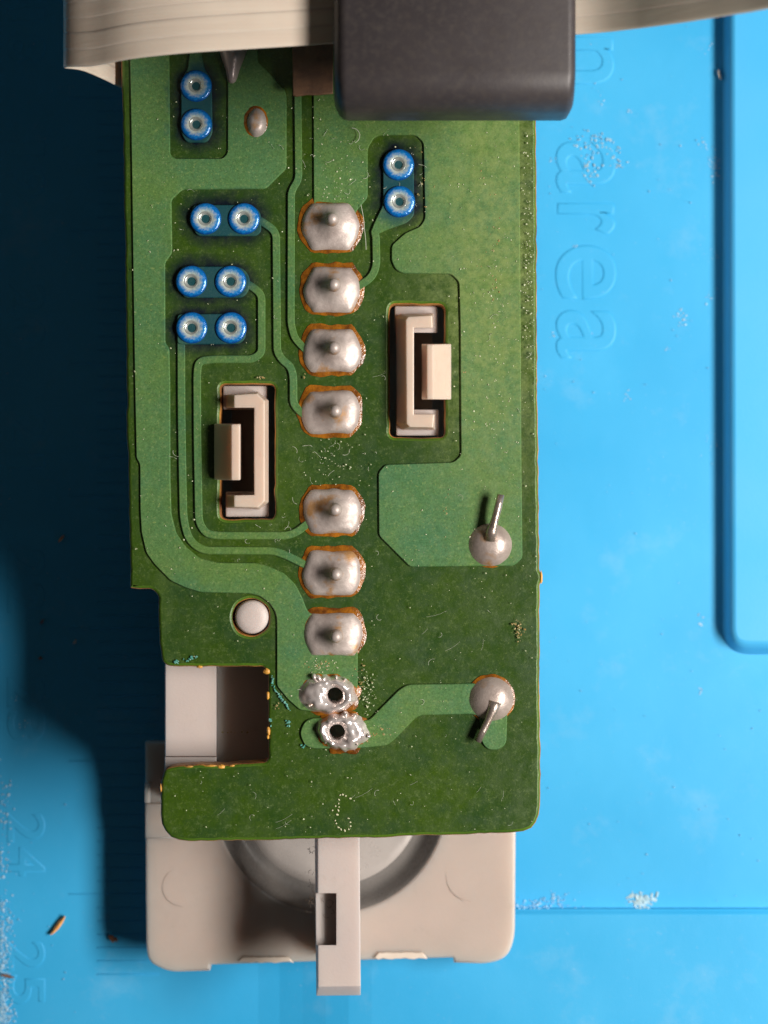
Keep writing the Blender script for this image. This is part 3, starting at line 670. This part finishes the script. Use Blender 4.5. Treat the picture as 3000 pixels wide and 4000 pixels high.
for cx_, cy_, sx_, sy_, m_ in ((2012,2430,4,12,8),(2030,2450,10,26,16),(2028,2490,8,14,10),(1240,2600,34,8,16),(1020,1475,14,4,7),(1190,1470,4,5,3),(1460,2860,26,22,14),(1410,2660,16,40,18),(1080,2755,9,9,8),(930,2860,30,3,9),(1812,1456,3,3,3),(1740,2000,6,40,7),(1930,1000,26,120,30),(1640,700,40,60,12)):
    for k in range(m_):
        z = 1.39 if cx_ == 930 else PZ + .016
        flake(bm, W(random.gauss(cx_, sx_), random.gauss(cy_, sy_), z), random.uniform(.003, .009), .4)
stuff('flux_crumbs', bm, 'crumble', 'amber and yellowish flux crumbs beside the solder joints and board edges', 'flux residue')
bm = bmesh.new()
for x, y, L in ((700,2585,40),(735,2578,50),(690,2586,16),(760,2570,30)): 
    for k in range(5): flake(bm, W(x + random.uniform(-L / 2, L / 2), y + random.uniform(-5, 5), PZ + .01), .008, .4)
for k in range(26):
    f = k / 25; flake(bm, W(1062 + 95 * max(0, f - .25) + random.uniform(-5, 5), 2640 + 135 * f, PZ + .012), random.uniform(.004, .012), .5)
for k in range(9): flake(bm, W(1125 + random.uniform(-9, 9), 2826 + random.uniform(-14, 14), PZ + .01), .008, .4)
for k in range(5): flake(bm, W(1185 + random.uniform(-9, 9), 2916 + random.uniform(-8, 8), PZ + .012), .007, .4)
for k in range(6): flake(bm, W(1058 + random.uniform(-5, 5), 2820 + random.uniform(-20, 20), PZ + .01), .009, .4)
stuff('verdigris', bm, 'teal', 'turquoise corrosion flecks beside the notch in the circuit board', 'corrosion')
def shaving(pts, wd, m, label, z=.03):
    P = [Vector((*p, 0)) for p in pts]; bm = bmesh.new(); R = []
    for i, p in enumerate(P):
        f = i / (len(P) - 1); d = (P[min(i + 1, len(P) - 1)] - P[max(i - 1, 0)]).normalized(); nn = Vector((-d.y, d.x, 0)) * wd * (math.sin(math.pi * (f * .86 + .07)))
        a, b = p + nn, p - nn
        R.append([bm.verts.new(W(a.x, a.y, z + .01)), bm.verts.new(W(p.x, p.y, z + .016)), bm.verts.new(W(b.x, b.y, z)), bm.verts.new(W(p.x, p.y, z - .02))])
    for a, b in zip(R, R[1:]):
        for k in range(4): bm.faces.new((a[k], a[(k + 1) % 4], b[(k + 1) % 4], b[k]))
    bm.faces.new(R[0]); bm.faces.new(R[-1][::-1]); bmesh.ops.recalc_face_normals(bm, faces=bm.faces)
    me = bpy.data.meshes.new('shaving'); bm.to_mesh(me); bm.free(); o = link('shaving', me, m); o['label'] = label; o['category'] = 'shaving'; o['group'] = 'loose shavings and splinters on the mat'
shaving([(196,3652),(208,3640),(222,3624),(236,3604),(246,3590),(254,3578)], 9, 'wood', 'orange wood shaving lying slantwise on the lit blue mat, lower left')
shaving([(424,3655),(434,3660),(442,3672),(452,3668),(460,3676)], 12, 'brownfleck', 'curled brown fleck on the mat beside the lower left of the beige panel')
shaving([(0,3808),(20,3810),(38,3816),(56,3818)], 6, 'brownfleck', 'thin brown splinter at the left edge of the mat beside the numeral 25')
shaving([(228,2118),(236,2108),(244,2098),(250,2090)], 5, 'wood', 'tiny orange splinter in the dark shaded part of the mat')
shaving([(158,2440),(164,2428),(170,2418)], 5, 'brownfleck', 'small brown splinter in the shaded mat just above a pale chip')
shaving([(285,2516),(292,2508),(298,2498)], 5, 'pale', 'small pale chip in the shaded mat left of the round peg')
shaving([(150,2574),(158,2570),(166,2572)], 7, 'brownfleck', 'dull pinkish crumb on the mat above the numeral 23')
shaving([(2806,272),(2810,288),(2814,302),(2818,312)], 7, 'pale', 'white sliver standing against the raised tray edge, upper right')
